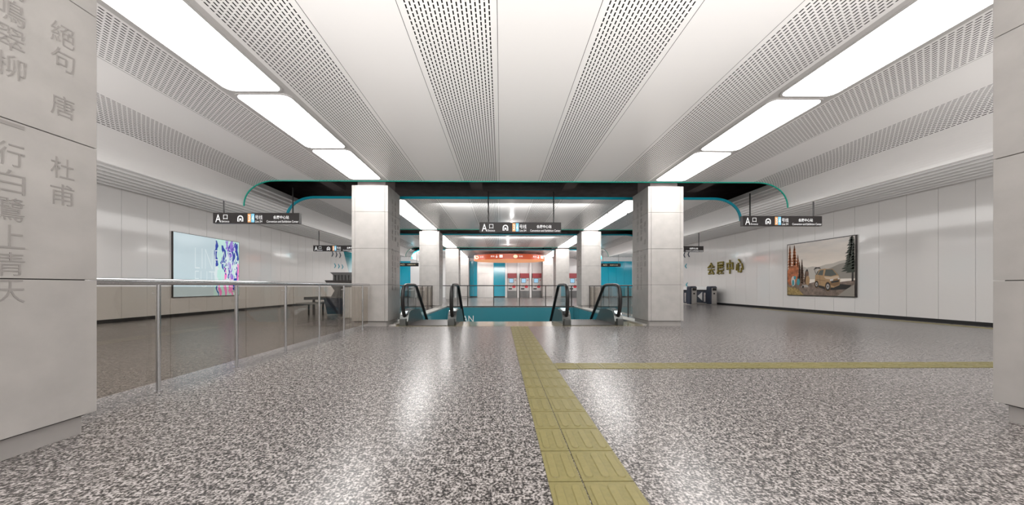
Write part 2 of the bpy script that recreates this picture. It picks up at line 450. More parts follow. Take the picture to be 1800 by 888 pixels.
# ------------------------------------------------------------------ pillars
JO = [.13, 1.045, 1.96, 2.875, 3.54]
COLS_L = None
POEM = ['絕句　唐　杜甫', '兩個黃鸝鳴翠柳一行白鷺上青天', '窗含西嶺千秋雪門泊東吳萬里船']
def pillar_mesh(parent, side):
    W = .45
    m = MB(); ch = .012
    oc = lambda w: [(-w + ch, -w), (w - ch, -w), (w, -w + ch), (w, w - ch), (w - ch, w), (-w + ch, w), (-w, w - ch), (-w, -w + ch)]
    for a, bb in zip(JO[:-1], JO[1:]):
        # slabs between the corner pieces, a hair inside them so the vertical joints show
        m.prism(oc(W - .012), a + .004, bb - .004, 'z', 0)
        for sx in (-1, 1):
            x0, x1 = sorted((sx * (W - .075), sx * W))
            m.bbox(x0, x1, -W, W, a + .003, bb - .003, .003, 0)
        m.bbox(-W + .081, W - .081, -W, W, a + .003, bb - .003, .003, 0)
    m.prism(oc(W - .03), .12, 3.54, 'z', 1)
    m.build('shaft', [M['stone'], M['groove']], parent)
    MB().prism(oc(W - .04), 0, .13, 'z').build('plinth', M['stone_dark'], parent)
    MB().box(-W + .1, W - .1, -W + .1, W - .1, 3.54, 4.72).build('core', M['recess'], parent)
    t = MB()
    # inscription on the face that looks into the hall: columns run right to left
    # for the left row that face looks to +x and its right hand side is the far one
    if side == 'L': fn = lambda u, v, d: (W + d - .004, u, v)
    else: fn = lambda u, v, d: (-W - d + .004, -u, v)
    cs = .105; cz = .135
    def char(ch_, u, z): put_text(t, ch_, u - cs / 2, u + cs / 2, z - cz / 2, z + cz / 2, fn, 0, ext=.007, d=0, bold=-.005)
    for ch_, z in zip('絕句唐杜甫', (2.62, 2.46, 2.16, 1.76, 1.59)): char(ch_, .285, z)
    c2 = '兩個黃鸝鳴翠柳'; c2b = '一行白鷺上青天'
    for i, ch_ in enumerate(c2): char(ch_, .078, 2.27 + .158 * (6 - i))
    for i, ch_ in enumerate(c2b):
        if ch_ == '一': put_text(t, ch_, .028, .128, 1.925, 1.945, fn, 0, ext=.007, d=0)
        else: char(ch_, .078, 1.92 - .158 * i)
    for i, ch_ in enumerate('窗含西嶺千秋雪'): char(ch_, -.13, 2.27 + .158 * (6 - i))
    for i, ch_ in enumerate('門泊東吳萬里船'): char(ch_, -.13, 1.92 - .158 * i)
    t.build('lettering', M['stone_text'], parent)
PY = [1.69, 8.03, 14.3, 20.75, 27.05]
words_ = ['cut off by the edge of the picture', 'standing beside the top of the escalators', 'at the far corner of the escalator opening', 'the next one beyond the escalator opening', 'the last one, close to the far wall']
for side, px in (('L', -3.27), ('R', 4.18)):
    first = None
    for i, y in enumerate(PY):
        lab = 'engraved grey stone pillar in the %s row, %s' % ('left' if side == 'L' else 'right', words_[i])
        x = px; yy = y
        if side == 'R' and i == 0: yy = 1.79
        if first is None:
            first = thing('stone_pillar', lab, 'pillar', (x, yy, 0), group='engraved stone pillars, %s row' % ('left' if side == 'L' else 'right'))
            first['kind'] = 'thing'; pillar_mesh(first, side)
        else: dup(first, (x, yy, 0), lab)

# ------------------------------------------------------------------ tactile paving
def stadium(cx, cy, w, l, z, h, along='y', n=5):
    pts = []
    r = w / 2
    for k in range(n + 1):
        t = PI * k / n; pts.append((r * math.cos(t), l / 2 - r + r * math.sin(t)))
    for k in range(n + 1):
        t = PI + PI * k / n; pts.append((r * math.cos(t), -l / 2 + r + r * math.sin(t)))
    if along == 'x': pts = [(-p[1], p[0]) for p in pts]
    lo = [(cx + p[0], cy + p[1], z) for p in pts]; hi = [(cx + p[0] * .82, cy + p[1] * (.97), z + h) for p in pts] if along == 'y' else [(cx + p[0] * .97, cy + p[1] * .82, z + h) for p in pts]
    k = len(pts)
    return lo + hi, [(i, (i + 1) % k, k + (i + 1) % k, k + i) for i in range(k)] + [tuple(range(k, 2 * k))]
tp = MB(); P = .287; y1 = 7.56; y = y1
while y - P > -.6:
    for x0, x1, nb in ((.243, .415, 2), (.421, .681, 3)):
        tp.bbox(x0, x1, y - P + .003, y - .003, -.01, .006, .003, 0)
        bw = (x1 - x0) / nb
        for k in range(nb):
            vs, fs = stadium(x0 + bw * (k + .5), y - P / 2, .048, .235, .006, .005); tp.raw(vs, fs, 1)
    y -= P
tag(tp.build('tactile_paving', [M['tactile'], M['tactile2']], smooth=False), 'long olive yellow tactile paving strip running from the viewer to the escalators', 'tactile paving')
tp = MB(); x = .684
while x + P < XR:
    tp.bbox(x + .003, x + P - .003, 3.645, 3.91, -.01, .006, .003, 0)
    for k in range(4):
        vs, fs = stadium(x + P / 2, 3.645 + .265 * (k + .5) / 4, .034, .235, .006, .006, 'x'); tp.raw(vs, fs, 1)
    x += P
tag(tp.build('tactile_paving', [M['tactile'], M['tactile2']]), 'olive tactile strip branching off to the right across the hall', 'tactile paving')
tp = MB(); y = 4.0
while y < 13.5:
    tp.bbox(11.55, 11.81, y + .003, y + P - .003, -.01, .005, .003, 0)
    for k in range(4):
        vs, fs = stadium(11.55 + .26 * (k + .5) / 4, y + P / 2, .034, .235, .005, .006); tp.raw(vs, fs, 1)
    y += P
tag(tp.build('tactile_paving', [M['tactile'], M['tactile2']]), 'thin olive tactile strip along the foot of the right wall', 'tactile paving')

# ------------------------------------------------------------------ railings
def post(parent, x, y, h, r, mat):
    m = MB(); m.tube([(x, y, 0), (x, y, h)], r, 14)
    m.tube([(x, y, .0), (x, y, .012)], r * 1.6, 18)
    return m.build('post', mat, parent, smooth=True)
rl = thing('railing', 'polished steel handrail with tinted glass on the left of the hall floor', 'railing', (-3.26, 2.45, 0))
m = MB(); m.tube([(0, 0, 1.045), (0, 0.02, 1.045), (0, 5.05, 1.045)], .030, 16); m.build('handrail', M['steel'], rl, smooth=True)
for k in range(6): post(rl, 0, .46 + .85 * k, 1.03, .018, M['steel'])
for k in range(6):
    MB().box(-.056, -.044, -.28 + .897 * k, .61 + .897 * k, .08, 1.0).build('glass_panel', M['rail_glass'], rl)
for k in range(6):
    MB().box(-.05, -.0, .452 + .85 * k, .468 + .85 * k, .93, .95).build('bracket', M['steel'], rl)

def side_rail(x, label, ys):
    o = thing('railing', label, 'railing', (x, 8.6, 0))
    MB().tube([(0, .0, 1.03), (0, 5.2, 1.03)], .022, 12).build('handrail', M['darksteel'], o, smooth=True)
    for y in ys: MB().tube([(0, y - 8.6, 0), (0, y - 8.6, 1.02)], .018, 10).build('post', M['darksteel'], o, smooth=True)
    s = -1 if x < 0 else 1
    n = 5
    for k in range(n):
        MB().box(s * .028, s * .038, .06 + 1.03 * k, .06 + 1.03 * k + 1.01, .07, .98).build('glass_panel', M['rail_glass'], o)
side_rail(-3.12, 'glass railing with dark posts along the left side of the escalator opening', (9.3, 10.2, 11.12, 12.04, 12.95, 13.75))
side_rail(4.08, 'glass railing with dark posts along the right side of the escalator opening', (9.6, 10.45, 11.3, 12.2, 13.1, 13.75))
o = thing('railing', 'dark glass railing across the far side of the escalator opening', 'railing', (.48, 15.2, 0))
MB().tube([(-3.6, 0, 1.05), (3.6, 0, 1.05)], .024, 12).build('handrail', M['darksteel'], o, smooth=True)
for x in (-3.46, -2.14, -.83, .47, 1.79, 3.1): MB().box(x - .02, x + .02, -.03, .03, 0, 1.03).build('post', M['darksteel'], o)
for k in range(5): MB().box(-3.44 + 1.32 * k, -3.44 + 1.32 * k + 1.28, -.005, .005, .03, .99).build('glass_panel', M['clear'], o)

# ------------------------------------------------------------------ escalators
SL = math.tan(math.radians(41))
def hand_path():
    """(y, z) of the handrail, from the inlet round the newel and down the slope"""
    pts = [(8.30, .16), (8.08, .15)]
    for (y, z) in ((7.90, .20), (7.79, .33), (7.735, .52), (7.72, .72), (7.76, .90), (7.86, 1.02), (8.06, 1.05), (8.45, 1.05), (8.78, 1.05), (8.95, 1.01), (9.05, .93)): pts.append((y, z))
    pts += [(9.05 + (d), .93 - SL * d) for d in (.6, 2.0, 4.0, 5.2)]
    return pts
def smooth2(pts, it=2):
    for _ in range(it):
        q = [pts[0]]
        for a, b_ in zip(pts[:-1], pts[1:]):
            q += [(a[0] * .75 + b_[0] * .25, a[1] * .75 + b_[1] * .25), (a[0] * .25 + b_[0] * .75, a[1] * .25 + b_[1] * .75)]
        q.append(pts[-1]); pts = q
    return pts
def escalator(x0, x1, label):
    xc = (x0 + x1) / 2; o = thing('escalator', label, 'escalator', (xc, 7.7, 0), group='escalators going down')
    hp = smooth2(hand_path())
    for x in (x0 - xc, x1 - xc):
        s = -1 if x < 0 else 1
        MB().tube([(x, y - 7.7, z) for y, z in hp], .042, 12, rx=.048).build('handrail', M['rubber'], o, smooth=True)
        g = [(y - 7.7, z) for y, z in hp[4:]]
        low = [(5.0 + 1.55, .93 - SL * 5.2 - .75), (1.35, .22), (.30, .25)]
        gl = MB(); gl.prism(g + low, x - .006, x + .006, 'x'); gl.build('glass_balustrade', M['esc_glass'], o)
        sk = MB()
        prof = [(.12, 0), (.10, .10), (.20, .30), (.32, .36), (.75, .38), (1.25, .34), (6.5, .34 - SL * 5.15), (6.5, -.5 - SL * 5.15), (1.4, -.55), (.9, -.3), (.9, 0)]
        sk.prism(prof, x - .11, x + .11, 'x'); sk.build('skirt', M['skirt'], o)
        MB().prism([(.16, .27), (.22, .36), (.62, .41), (.62, .39), (.22, .34)], x - .09, x + .09, 'x').build('inlet_cover', M['steel'], o)
        MB().bbox(x - .075, x + .075, -.0, .16, .0, .17, .02).build('handrail_inlet', M['skirt'], o)
    w = (x1 - x0) / 2 - .11
    MB().box(-w, w, .0, 1.05, .002, .012).build('comb_plate', M['darksteel'], o)
    st = MB(); z = 0; y = 1.05
    for k in range(14):
        st.box(-w, w, y, y + .42, z - .9, z - .005)
        for j in range(16): st.box(-w + j * 2 * w / 16, -w + (j + .5) * 2 * w / 16, y, y + .415, z - .005, z + .004)
        y += .40; z -= .40 * SL if k > 0 else .1
    st.build('steps', M['skirt'], o)
escalator(-2.50, -1.26, 'left escalator going down into the teal opening, two black handrail loops')
escalator(1.72, 3.08, 'right escalator going down into the teal opening, two black handrail loops')

# ------------------------------------------------------------------ hanging direction signs
def direction_sign(label, x0, y, z0, w=2.32, h=.285, rodtop=ZS, flat=False):
    o = thing('hanging_sign', label, 'sign', (x0 + w / 2, y, z0), group='black hanging direction signs')
    k = w / 148.
    sb = MB().bbox(-w / 2, w / 2, -.05, .05, 0, h, .006).build('sign_board', M['sign'], o)
    for fx in (.108, .912):
        MB().tube([(-w / 2 + w * fx, 0, h - .01), (-w / 2 + w * fx, 0, rodtop - z0)], .017, 8).build('rod', M['rubber'], o, smooth=True)
    fn = lambda u, v, d: (-w / 2 + u * k, -.05 - d, h * (1 - v / 18.2))
    def T(mb, txt, a, b_, top, bot, bold=0.): put_text(mb, txt, a, b_, bot, top, fn, 0, d=.003, bold=bold)
    a = MB(); T(a, 'A', 4.3, 13.6, 3.0, 16.4); T(a, '口', 17.8, 25, 3.5, 11.4); T(a, 'Entrance', 15, 28, 13.2, 16.6); a.build('lettering', M['white_ink'], sb)
    # metro roundel: an arch with a train front in it
    ic = MB()
    arch = [(47 + 5 * math.cos(PI - PI * i / 10), 9.5 - 5 * math.sin(PI - PI * i / 10)) for i in range(11)]
    inner = [(47 + 3.2 * math.cos(PI - PI * i / 10), 9.8 - 3.4 * math.sin(PI - PI * i / 10)) for i in range(11)]
    for i in range(10): ic.face([fn(*arch[i], .003), fn(*arch[i + 1], .003), fn(*inner[i + 1], .003), fn(*inner[i], .003)])
    for s in (-1, 1): ic.face([fn(47 + s * 5, 9.5, .003), fn(47 + s * 3.2, 9.8, .003), fn(47 + s * 3.2, 15.2, .003), fn(47 + s * 5, 15.2, .003)])
    ic.face([fn(45.2, 9.8, .003), fn(48.8, 9.8, .003), fn(48.8, 12.8, .003), fn(45.2, 12.8, .003)])
    ic.face([fn(45.2, 12.8, .003), fn(46.2, 12.8, .003), fn(45.2, 15.4, .003), fn(44.4, 15.4, .003)])
    ic.face([fn(47.8, 12.8, .003), fn(48.8, 12.8, .003), fn(49.6, 15.4, .003), fn(48.8, 15.4, .003)])
    ic.build('metro_symbol', M['white_ink'], sb)
    q = lambda mb, a_, b_, c_, d_: mb.face([fn(a_, c_, .002), fn(b_, c_, .002), fn(b_, d_, .002), fn(a_, d_, .002)])
    m1 = MB(); q(m1, 59.6, 65, 1.6, 16.6); m1.build('orange_block', M['orange_ink'], sb)
    m2 = MB(); q(m2, 65.6, 71, 1.6, 16.6); m2.build('blue_block', M['cyan_ink'], sb)
    a = MB(); put_text(a, '3', 60.8, 64, 14.4, 4, fn, 0, d=.005); put_text(a, '4', 66.6, 70.2, 14.4, 4, fn, 0, d=.005)
    T(a, '号线', 72.5, 85, 4, 11.5); T(a, 'Line 3/4', 72.8, 84.5, 13, 16.8)
    T(a, '会展中心站', 103.6, 130.4, 4.6, 10.8, .008); T(a, 'Convention and Exhibition Center', 92, 146.8, 13, 16.8)
    a.build('lettering', M['white_ink'], sb)
    return o
direction_sign('black exit sign hanging at the left, in front of the left aisle wall', -7.80, 8.32, 2.72)
direction_sign('black exit sign hanging over the middle, above the escalators', -.60, 8.60, 2.54)
direction_sign('black exit sign hanging at the right, in front of the right aisle wall', 7.00, 8.68, 2.76)
direction_sign('smaller-looking exit sign half hidden behind the second left pillar', -9.10, 14.8, 2.72)
direction_sign('exit sign half hidden behind the second right pillar, over the ticket gates', 7.72, 14.85, 2.72)
def small_sign(label, x0, y, z0):
    w, h = 1.4, .24
    o = thing('hanging_sign', label, 'sign', (x0 + w / 2, y, z0))
    MB().bbox(-w / 2, w / 2, -.04, .04, 0, h, .006).build('sign_board', M['sign'], o)
    for fx in (.1, .9): MB().tube([(-w / 2 + w * fx, 0, h - .01), (-w / 2 + w * fx, 0, ZS - z0)], .012, 8).build('rod', M['mdark'], o, smooth=True)
    fn = lambda u, v, d: (-w / 2 + u * w, -.04 - d, v * h)
    a = MB(); put_text(a, '会展中心站', .45, .85, .35, .65, fn, 0, d=.003); put_text(a, 'A口', .1, .3, .3, .7, fn, 0, d=.003); a.build('lettering', M['cream'], o)
small_sign('small black sign in front of the far teal wall on the left', -7.15, 21.2, 2.42)
small_sign('small black sign in front of the far teal wall on the right', 7.07, 21.2, 2.40)

# ------------------------------------------------------------------ oval orange sign
o = thing('oval_sign', 'large oval orange hanging sign drum with white symbols over the far concourse', 'sign', (.70, 24.25, 3.06))
A_, B_, H_ = 2.83, 1.75, .40
n = 64; el = [(A_ * math.cos(2 * PI * k / n), B_ * math.sin(2 * PI * k / n)) for k in range(n)]
m = MB()
for k in range(n):
    j = (k + 1) % n; m.face([(*el[k], 0), (*el[j], 0), (*el[j], H_), (*el[k], H_)])
m.face([(*p, H_) for p in el]); m.build('band', M['ring'], o, smooth=True)
MB().prism([(p[0] * .995, p[1] * .995) for p in el], -.012, .02, 'z').build('underside', M['ring_under'], o)
fn = lambda u, v, d: (u, -B_ * math.sqrt(max(0, 1 - (u / A_) ** 2)) - .015 - d, v)
a = MB(); dsc = MB()
for x, txt in ((-2.55, '出站'), (.41, '出站')):
    pts = [(x + .17 * math.cos(2 * PI * i / 16), .20 + .13 * math.sin(2 * PI * i / 16)) for i in range(16)]
    dsc.face([fn(p[0], p[1], .002) for p in pts])
    put_text(a, txt, x + .27, x + .55, .15, .29, fn, 0, d=.004)
for x in (-1.45, 1.75):
    put_text(a, '乘车', x, x + .30, .15, .29, fn, 0, d=.004)
    a.face([fn(x + .43, .32, .004), fn(x + .47, .32, .004), fn(x + .47, .14, .004), fn(x + .43, .14, .004)])
    a.face([fn(x + .35, .19, .004), fn(x + .55, .19, .004), fn(x + .45, .09, .004)])
    a.face([fn(x + .66, .12, .004), fn(x + .90, .12, .004), fn(x + .90, .32, .004), fn(x + .66, .32, .004)])
a.build('lettering', M['white_ink'], o); dsc.build('round_symbol', M['cream'], o)
for x, y in ((-1.9, 0), (1.9, 0), (0, -1.2), (0, 1.2)): MB().tube([(x, y, H_ - .01), (x, y, ZC - 3.06)], .012, 8).build('rod', M['mdark'], o)

# ------------------------------------------------------------------ ticket machines
def ticket_machine(x, label):
    o = thing('ticket_machine', label, 'ticket machine', (x, YF - .02, 0), group='ticket machines along the far wall')
    bd = MB().bbox(-.41, .41, -.42, 0, .62, 2.2, .01).build('body', M['mgrey'], o)
    MB().bbox(-.41, .41, -.40, 0, .0, .62, .01).build('base_cabinet', M['mdark'], o)
    MB().bbox(-.41, .41, -.46, -.0, 1.78, 2.215, .01).build('header', M['red'], o)
    m = MB(); m.box(-.26, .10, -.432, -.42, 1.36, 1.72); m.build('screen', M['screen'], bd)
    MB().box(-.30, .14, -.428, -.42, 1.32, 1.76).build('screen_bezel', M['mdark'], bd)
    MB().box(.24, .34, -.43, -.42, 1.55, 1.64).build('card_reader', M['red'], bd)
    MB().prism([(.16 + .16 * math.cos(2 * PI * i / 20), 1.02 + .15 * math.sin(2 * PI * i / 20)) for i in range(20)], -.432, -.42, 'y').build('red_disc', M['btn'], bd)
    MB().box(-.33, -.02, -.435, -.42, .74, .86).build('ticket_slot', M['black'], bd)
    MB().box(-.20, -.05, -.43, -.42, 1.02, 1.10).build('coin_slot', M['black'], bd)
for x, w in ((1.05, 'left of the three red-topped ticket machines below the oval sign'), (2.18, 'middle of the three red-topped ticket machines below the oval sign'), (3.31, 'right of the three red-topped ticket machines below the oval sign'), (6.63, 'red-topped ticket machine seen alone between the right pillars')):
    ticket_machine(x, w)
for i, x in enumerate((.51, 1.615, 2.745, 3.87, 6.07, 7.2)):
    struct(MB().box(x - .09, x + .09, YF - .30, YF, 0, 3.35).build('wall_back_fin', M['wall_far']))

# ------------------------------------------------------------------ ticket gates at the right
def gate(x, label):
    o = thing('ticket_gate', label, 'ticket gate', (x, 16.3, 0), group='ticket gates in the right aisle')
    prof = [(-.19, .04), (-.19, .96), (-.15, 1.02), (.13, 1.02), (.19, .96), (.19, .04)]
    MB().prism(prof, 0, .28, 'y').build('end_post', M['navy'], o)
    fp = MB().bbox(-.10, .17, -.02, .005, .05, .93, .01).build('front_panel', M['body_grey'], o)
    MB().box(-.06, .14, -.03, -.02, .78, .92).build('display', M['black'], fp)
    MB().box(-.02, .07, -.03, -.02, .58, .66).build('card_reader', M['black'], fp)
    MB().bbox(-.17, .17, .28, 1.6, .82, 1.0, .015).build('top_cover', M['white'], o)
    m = MB(); m.box(-.10, .10, .28, 1.6, .06, .82); m.build('glass_side', M['navy'], o)
    MB().box(-.19, .19, .28, 1.6, 0, .08).build('plinth', M['body_grey'], o)
    MB().box(-.19, .19, 0, .28, 0, .05).build('foot', M['body_grey'], o)
    MB().box(-.125, -.105, .45, .60, .15, .65).build('steel_strip', M['steel'], o)
    MB().prism([(.75, .7), (1.15, .45), (.75, .2)], -.115, -.10, 'x').build('flap_mark', M['white'], o)
    MB().bbox(-.72, -.10, .5, .53, .74, .79, .008).build('barrier_bar', M['darksteel'], o)
gate(11.60, 'right ticket gate of the two, closest to the right wall')
gate(10.50, 'ticket gate next to the second right pillar, left of the other')

# ------------------------------------------------------------------ x-ray scanner at the left
o = thing('baggage_scanner', 'dark security baggage scanner with slatted hood behind the second left pillar', 'scanner', (-5.0, 10.9, 0))
m = MB(); m.prism([(-1.15, .60), (-1.02, .05), (.9, .05), (.9, .60)], -.35, .5, 'y'); m.build('base_cabinet', M['navy'], o)
m = MB(); m.prism([(-.95, .60), (-.80, .86), (-.98, 1.10), (.9, 1.10), (.9, .60)], -.3, .5, 'y'); m.build('body', M['mdark'], o)
m = MB(); m.prism([(-1.10, 1.22), (-1.02, 1.10), (.95, 1.10), (.95, 1.22)], -.38, .55, 'y'); m.build('tray', M['darksteel'], o)
h = MB()
h.box(-.86, .85, -.22, .45, 1.22, 1.50)
for k in range(15): h.box(-.88 + .118 * k, -.82 + .118 * k, -.26, -.20, 1.22, 1.49)
h.prism([(-.98, 1.50), (-.86, 1.40), (.85, 1.40), (.85, 1.50)], -.27, .47, 'y')
h.build('slatted_hood', M['mdark'], o)
MB().bbox(-1.85, .9, -.33, .45, .54, .64, .02).build('conveyor', M['mdark'], o)
MB().bbox(-1.95, -1.25, -.6, .3, .40, .44, .01).build('roller_table', M['body_grey'], o)
for x in (-1.85, -1.35): MB().box(x, x + .04, -.1, -.06, 0, .4).build('leg', M['darksteel'], o)
for x in (-1.75,): MB().box(x, x + .06, .0, .06, 0, .54).build('leg', M['darksteel'], o)
o = thing('partition_panel', 'white upright panel standing beside the dark baggage scanner', 'panel', (-4.62, 9.6, 0))
MB().bbox(-.36, .36, -.03, .03, .03, .98, .008).build('board', M['white'], o)
MB().bbox(-.42, .36, -.08, .08, 0, .03, .004).build('foot', M['body_grey'], o)

# ------------------------------------------------------------------ posters
# left light box on the wall
o = thing('advertising_lightbox', 'pale blue light box with purple and pink brush strokes on the left wall', 'light box', (XL + .005, 11.22, .645))
MB().bbox(0, .05, -1.25, 1.25, 0, 2.17, .006).build('frame', M['darksteel'], o)
def lb(name, col): return pbr(name, col, .15, emit=col, estr=.30)
LM = [lb('box_pale', (.50, .62, .67)), lb('box_navy', (.02, .05, .35)), lb('box_violet', (.28, .18, .62)), lb('box_pink', (.85, .22, .55)), lb('box_white', (.66, .75, .78)), lb('box_mint', (.5, .75, .70))]
fn = lambda u, v, d: (.051 + d, -1.235 + u * 2.47, .015 + v * 2.14)
pm = MB(); pm.face([fn(0, 0, 0), fn(1, 0, 0), fn(1, 1, 0), fn(0, 1, 0)], 0)
def blob(mb, pts, mi, d): mb.face([fn(u, v, d) for u, v in pts], mi)
def stroke(mb, u, v0, v1, w, mi, d, wob=.02, n=12, ph=0):
    L = []; R = []
    for i in range(n + 1):
        v = v0 + (v1 - v0) * i / n; c_ = u + wob * math.sin(i * .9 + ph); ww = w * (.55 + .45 * math.sin(i * 1.3 + ph * 2) ** 2) * (1 if 0 < i < n else .4)
        L.append((c_ - ww, v)); R.append((c_ + ww, v))
    for i in range(n): mb.face([fn(*L[i], d), fn(*R[i], d), fn(*R[i + 1], d), fn(*L[i + 1], d)], mi)
blob(pm, [(.56, 0), (1, 0), (1, 1), (.60, 1), (.58, .5)], 5, .0004)
stroke(pm, .60, .50, .97, .025, 1, .001, .012, 10, .3)
stroke(pm, .60, .22, .52, .03, 4, .0012, .012, 8, 1)
stroke(pm, .72, .45, .90, .035, 1, .001, .02, 10, 2)
stroke(pm, .79, .15, .95, .03, 4, .0014, .02, 14, 4)
stroke(pm, .75, .0, .50, .028, 3, .0016, .015, 10, .7)
stroke(pm, .66, .0, .18, .03, 3, .0016, .015, 5, .7)
stroke(pm, .85, .25, 1.0, .045, 2, .001, .02, 14, 1.2)
stroke(pm, .87, .0, .30, .03, 3, .0018, .012, 6, 2.2)
stroke(pm, .93, .05, .98, .035, 1, .0013, .02, 14, 3.1)
stroke(pm, .965, .3, .97, .02, 1, .0015, .015, 14, .2)
stroke(pm, .92, .3, .9, .012, 4, .002, .02, 14, 5)
stroke(pm, .98, .15, .60, .018, 3, .0017, .004, 8, 2.2)
stroke(pm, .62, .0, .22, .012, 1, .0019, .02, 7, 1)
rg = random.Random(5)
for k in range(26):
    u_ = rg.uniform(.72, .985); v_ = rg.uniform(0, .85); L_ = rg.uniform(.10, .3)
    mi_ = rg.choice((1, 2, 2, 4, 4, 5, 1)) if v_ > .3 else rg.choice((3, 3, 4, 5, 1))
    stroke(pm, u_, v_, min(v_ + L_, 1), rg.uniform(.006, .02), mi_, .0020 + k * .00002, .01, 8, rg.uniform(0, 6))
put_text(pm, 'LINEAR', .28, .90, .46, .80, fn, 4, d=.0025, bold=-.028)
put_text(pm, 'FUTURE', .28, .90, .14, .42, fn, 4, d=.0025, bold=-.028)
pm.build('print', LM, o)

# right poster: off-road trip
o = thing('poster', 'framed poster of a gold car among pine trees on the right wall', 'poster', (XR - .005, 11.4, .63))
MB().bbox(-.05, 0, -1.24, 1.24, 0, 2.15, .006).build('frame', M['darksteel'], o)
# u runs from the far side (left in view) to the near side
fn = lambda u, v, d: (-.051 - d, 1.21 - min(max(u, 0), 1) * 2.42, .03 + min(max(v, 0), 1) * 2.09)
def sky_mat():
    m, n, l, b_ = newmat('poster_sky'); tc = n.new('ShaderNodeTexCoord'); s = n.new('ShaderNodeSeparateXYZ'); l.new(tc.outputs['Object'], s.inputs[0])
    t = n.new('ShaderNodeTexNoise'); t.inputs['Scale'].default_value = 1.6; t.inputs['Detail'].default_value = 6
    mp = n.new('ShaderNodeMapping'); mp.inputs['Scale'].default_value = (1, 1, 4); l.new(tc.outputs['Object'], mp.inputs[0]); l.new(mp.outputs[0], t.inputs['Vector'])
    k = math_(n, l, 'ADD', math_(n, l, 'MULTIPLY', s.outputs[2], .35), math_(n, l, 'MULTIPLY', t.outputs['Fac'], .45))
    r = n.new('ShaderNodeValToRGB'); l.new(k, r.inputs[0]); e = r.color_ramp.elements
    e[0].position = .4; e[0].color = (.90, .82, .73, 1); e[1].position = 1.; e[1].color = (.68, .63, .59, 1)
    x = e.new(.7); x.color = (.84, .76, .68, 1)
    l.new(r.outputs[0], b_.inputs['Base Color']); b_.inputs['Roughness'].default_value = .2
    return m
PM = [sky_mat(), pbr('p_mountain', (.52, .48, .43), .3), pbr('p_hill', (.30, .275, .24), .3), pbr('p_ground', (.20, .15, .12), .3, noise=.4, nscale=9),
      pbr('p_pine', (.035, .045, .03), .3), pbr('p_pine_brown', (.15, .09, .06), .3, noise=.3, nscale=9), pbr('p_autumn', (.42, .13, .045), .3, noise=.5, nscale=7), pbr('p_grass', (.34, .24, .09), .3, noise=.4, nscale=14),
      pbr('p_gold', (.42, .27, .14), .25), pbr('p_gold_light', (.60, .46, .33), .25), pbr('p_glass', (.10, .11, .10), .2), pbr('p_dark', (.02, .018, .016), .3),
      pbr('p_rim', (.40, .37, .34), .3), pbr('p_teal', (.05, .28, .32), .3), pbr('p_pale', (.62, .60, .58), .3), pbr('p_gold_dark', (.24, .14, .07), .25)]
pm = MB()
D = [.0]
def poly(pts, mi):
    D[0] += .00025
    pm.face([fn(u, v, D[0]) for u, v in pts], mi)
def disc(cu, cv, ru, rv, mi, n=18): poly([(cu + ru * math.cos(2 * PI * i / n), cv + rv * math.sin(2 * PI * i / n)) for i in range(n)], mi)
poly([(0, 0), (1, 0), (1, 1), (0, 1)], 0)
poly([(0, .3), (1, .3), (1, .66), (.9, .62), (.8, .6), (.72, .57), (.62, .56), (.5, .52), (.42, .54), (.33, .52), (.25, .56), (.1, .5), (0, .52)], 1)
poly([(.5, .3), (1, .3), (1, .60), (.92, .58), (.8, .55), (.7, .5), (.6, .46)], 2)
poly([(0, 0), (1, 0), (1, .27), (.8, .24), (.5, .26), (.35, .22), (0, .27)], 3)
def pine(cu, v0, v1, w, mi, n=9):
    D[0] += .0003
    for i in range(n):
        a = v0 + (v1 - v0) * i / n; b_ = a + (v1 - v0) / n * 1.9; ww = w * (1 - i / n) ** .8 * random.uniform(.85, 1.15)
        pm.face([fn(cu - ww, a + random.uniform(-.008, .008), D[0]), fn(cu + ww, a + random.uniform(-.008, .008), D[0]), fn(cu, min(b_, v1), D[0])], mi)
pine(.04, .3, 1., .07, 6, 12); pine(.12, .25, .99, .085, 6, 13); pine(.18, .3, .80, .05, 6, 10)
disc(.10, .42, .11, .16, 6); disc(.05, .33, .06, .14, 6)
pine(.25, .18, .70, .055, 5, 11); pine(.21, .2, .66, .045, 5, 10); pine(.31, .2, .48, .04, 5)
for x in (.005, .03, .06, .09, .12, .15, .19): pine(x, .0, random.uniform(.14, .22), .03, 7, 5)
poly([(0, 0), (.28, 0), (.22, .08), (.1, .14), (0, .16)], 7)
# seated people and a standing one beside a camp table
disc(.10, .27, .035, .10, 14); disc(.13, .34, .02, .035, 13); disc(.10, .24, .02, .06, 13); disc(.19, .26, .028, .07, 13); disc(.19, .34, .015, .03, 11)
poly([(.24, .15), (.36, .15), (.34, .20), (.26, .20)], 12); disc(.27, .16, .015, .025, 11)
disc(.335, .40, .026, .07, 5); disc(.345, .28, .032, .09, 8); disc(.335, .47, .014, .022, 11)
# car
poly([(.455, .175), (.64, .10), (.92, .12), (.96, .19), (.7, .22)], 11)
poly([(.455, .20), (.465, .37), (.52, .47), (.60, .485), (.72, .47), (.79, .37), (.815, .30), (.81, .19), (.73, .145), (.64, .15), (.55, .18)], 8)
poly([(.60, .36), (.62, .47), (.71, .465), (.775, .37), (.69, .345)], 10)
poly([(.50, .38), (.535, .455), (.59, .465), (.575, .365)], 10)
poly([(.475, .38), (.495, .44), (.52, .455), (.49, .38)], 10)
poly([(.59, .345), (.69, .335), (.80, .355), (.805, .31), (.70, .285), (.62, .30)], 9)
poly([(.69, .28), (.805, .305), (.81, .20), (.74, .165), (.68, .20)], 15)
poly([(.70, .255), (.80, .275), (.80, .245), (.70, .225)], 11)
poly([(.68, .29), (.73, .30), (.72, .265), (.68, .26)], 14); poly([(.785, .31), (.81, .315), (.812, .29), (.79, .285)], 14)
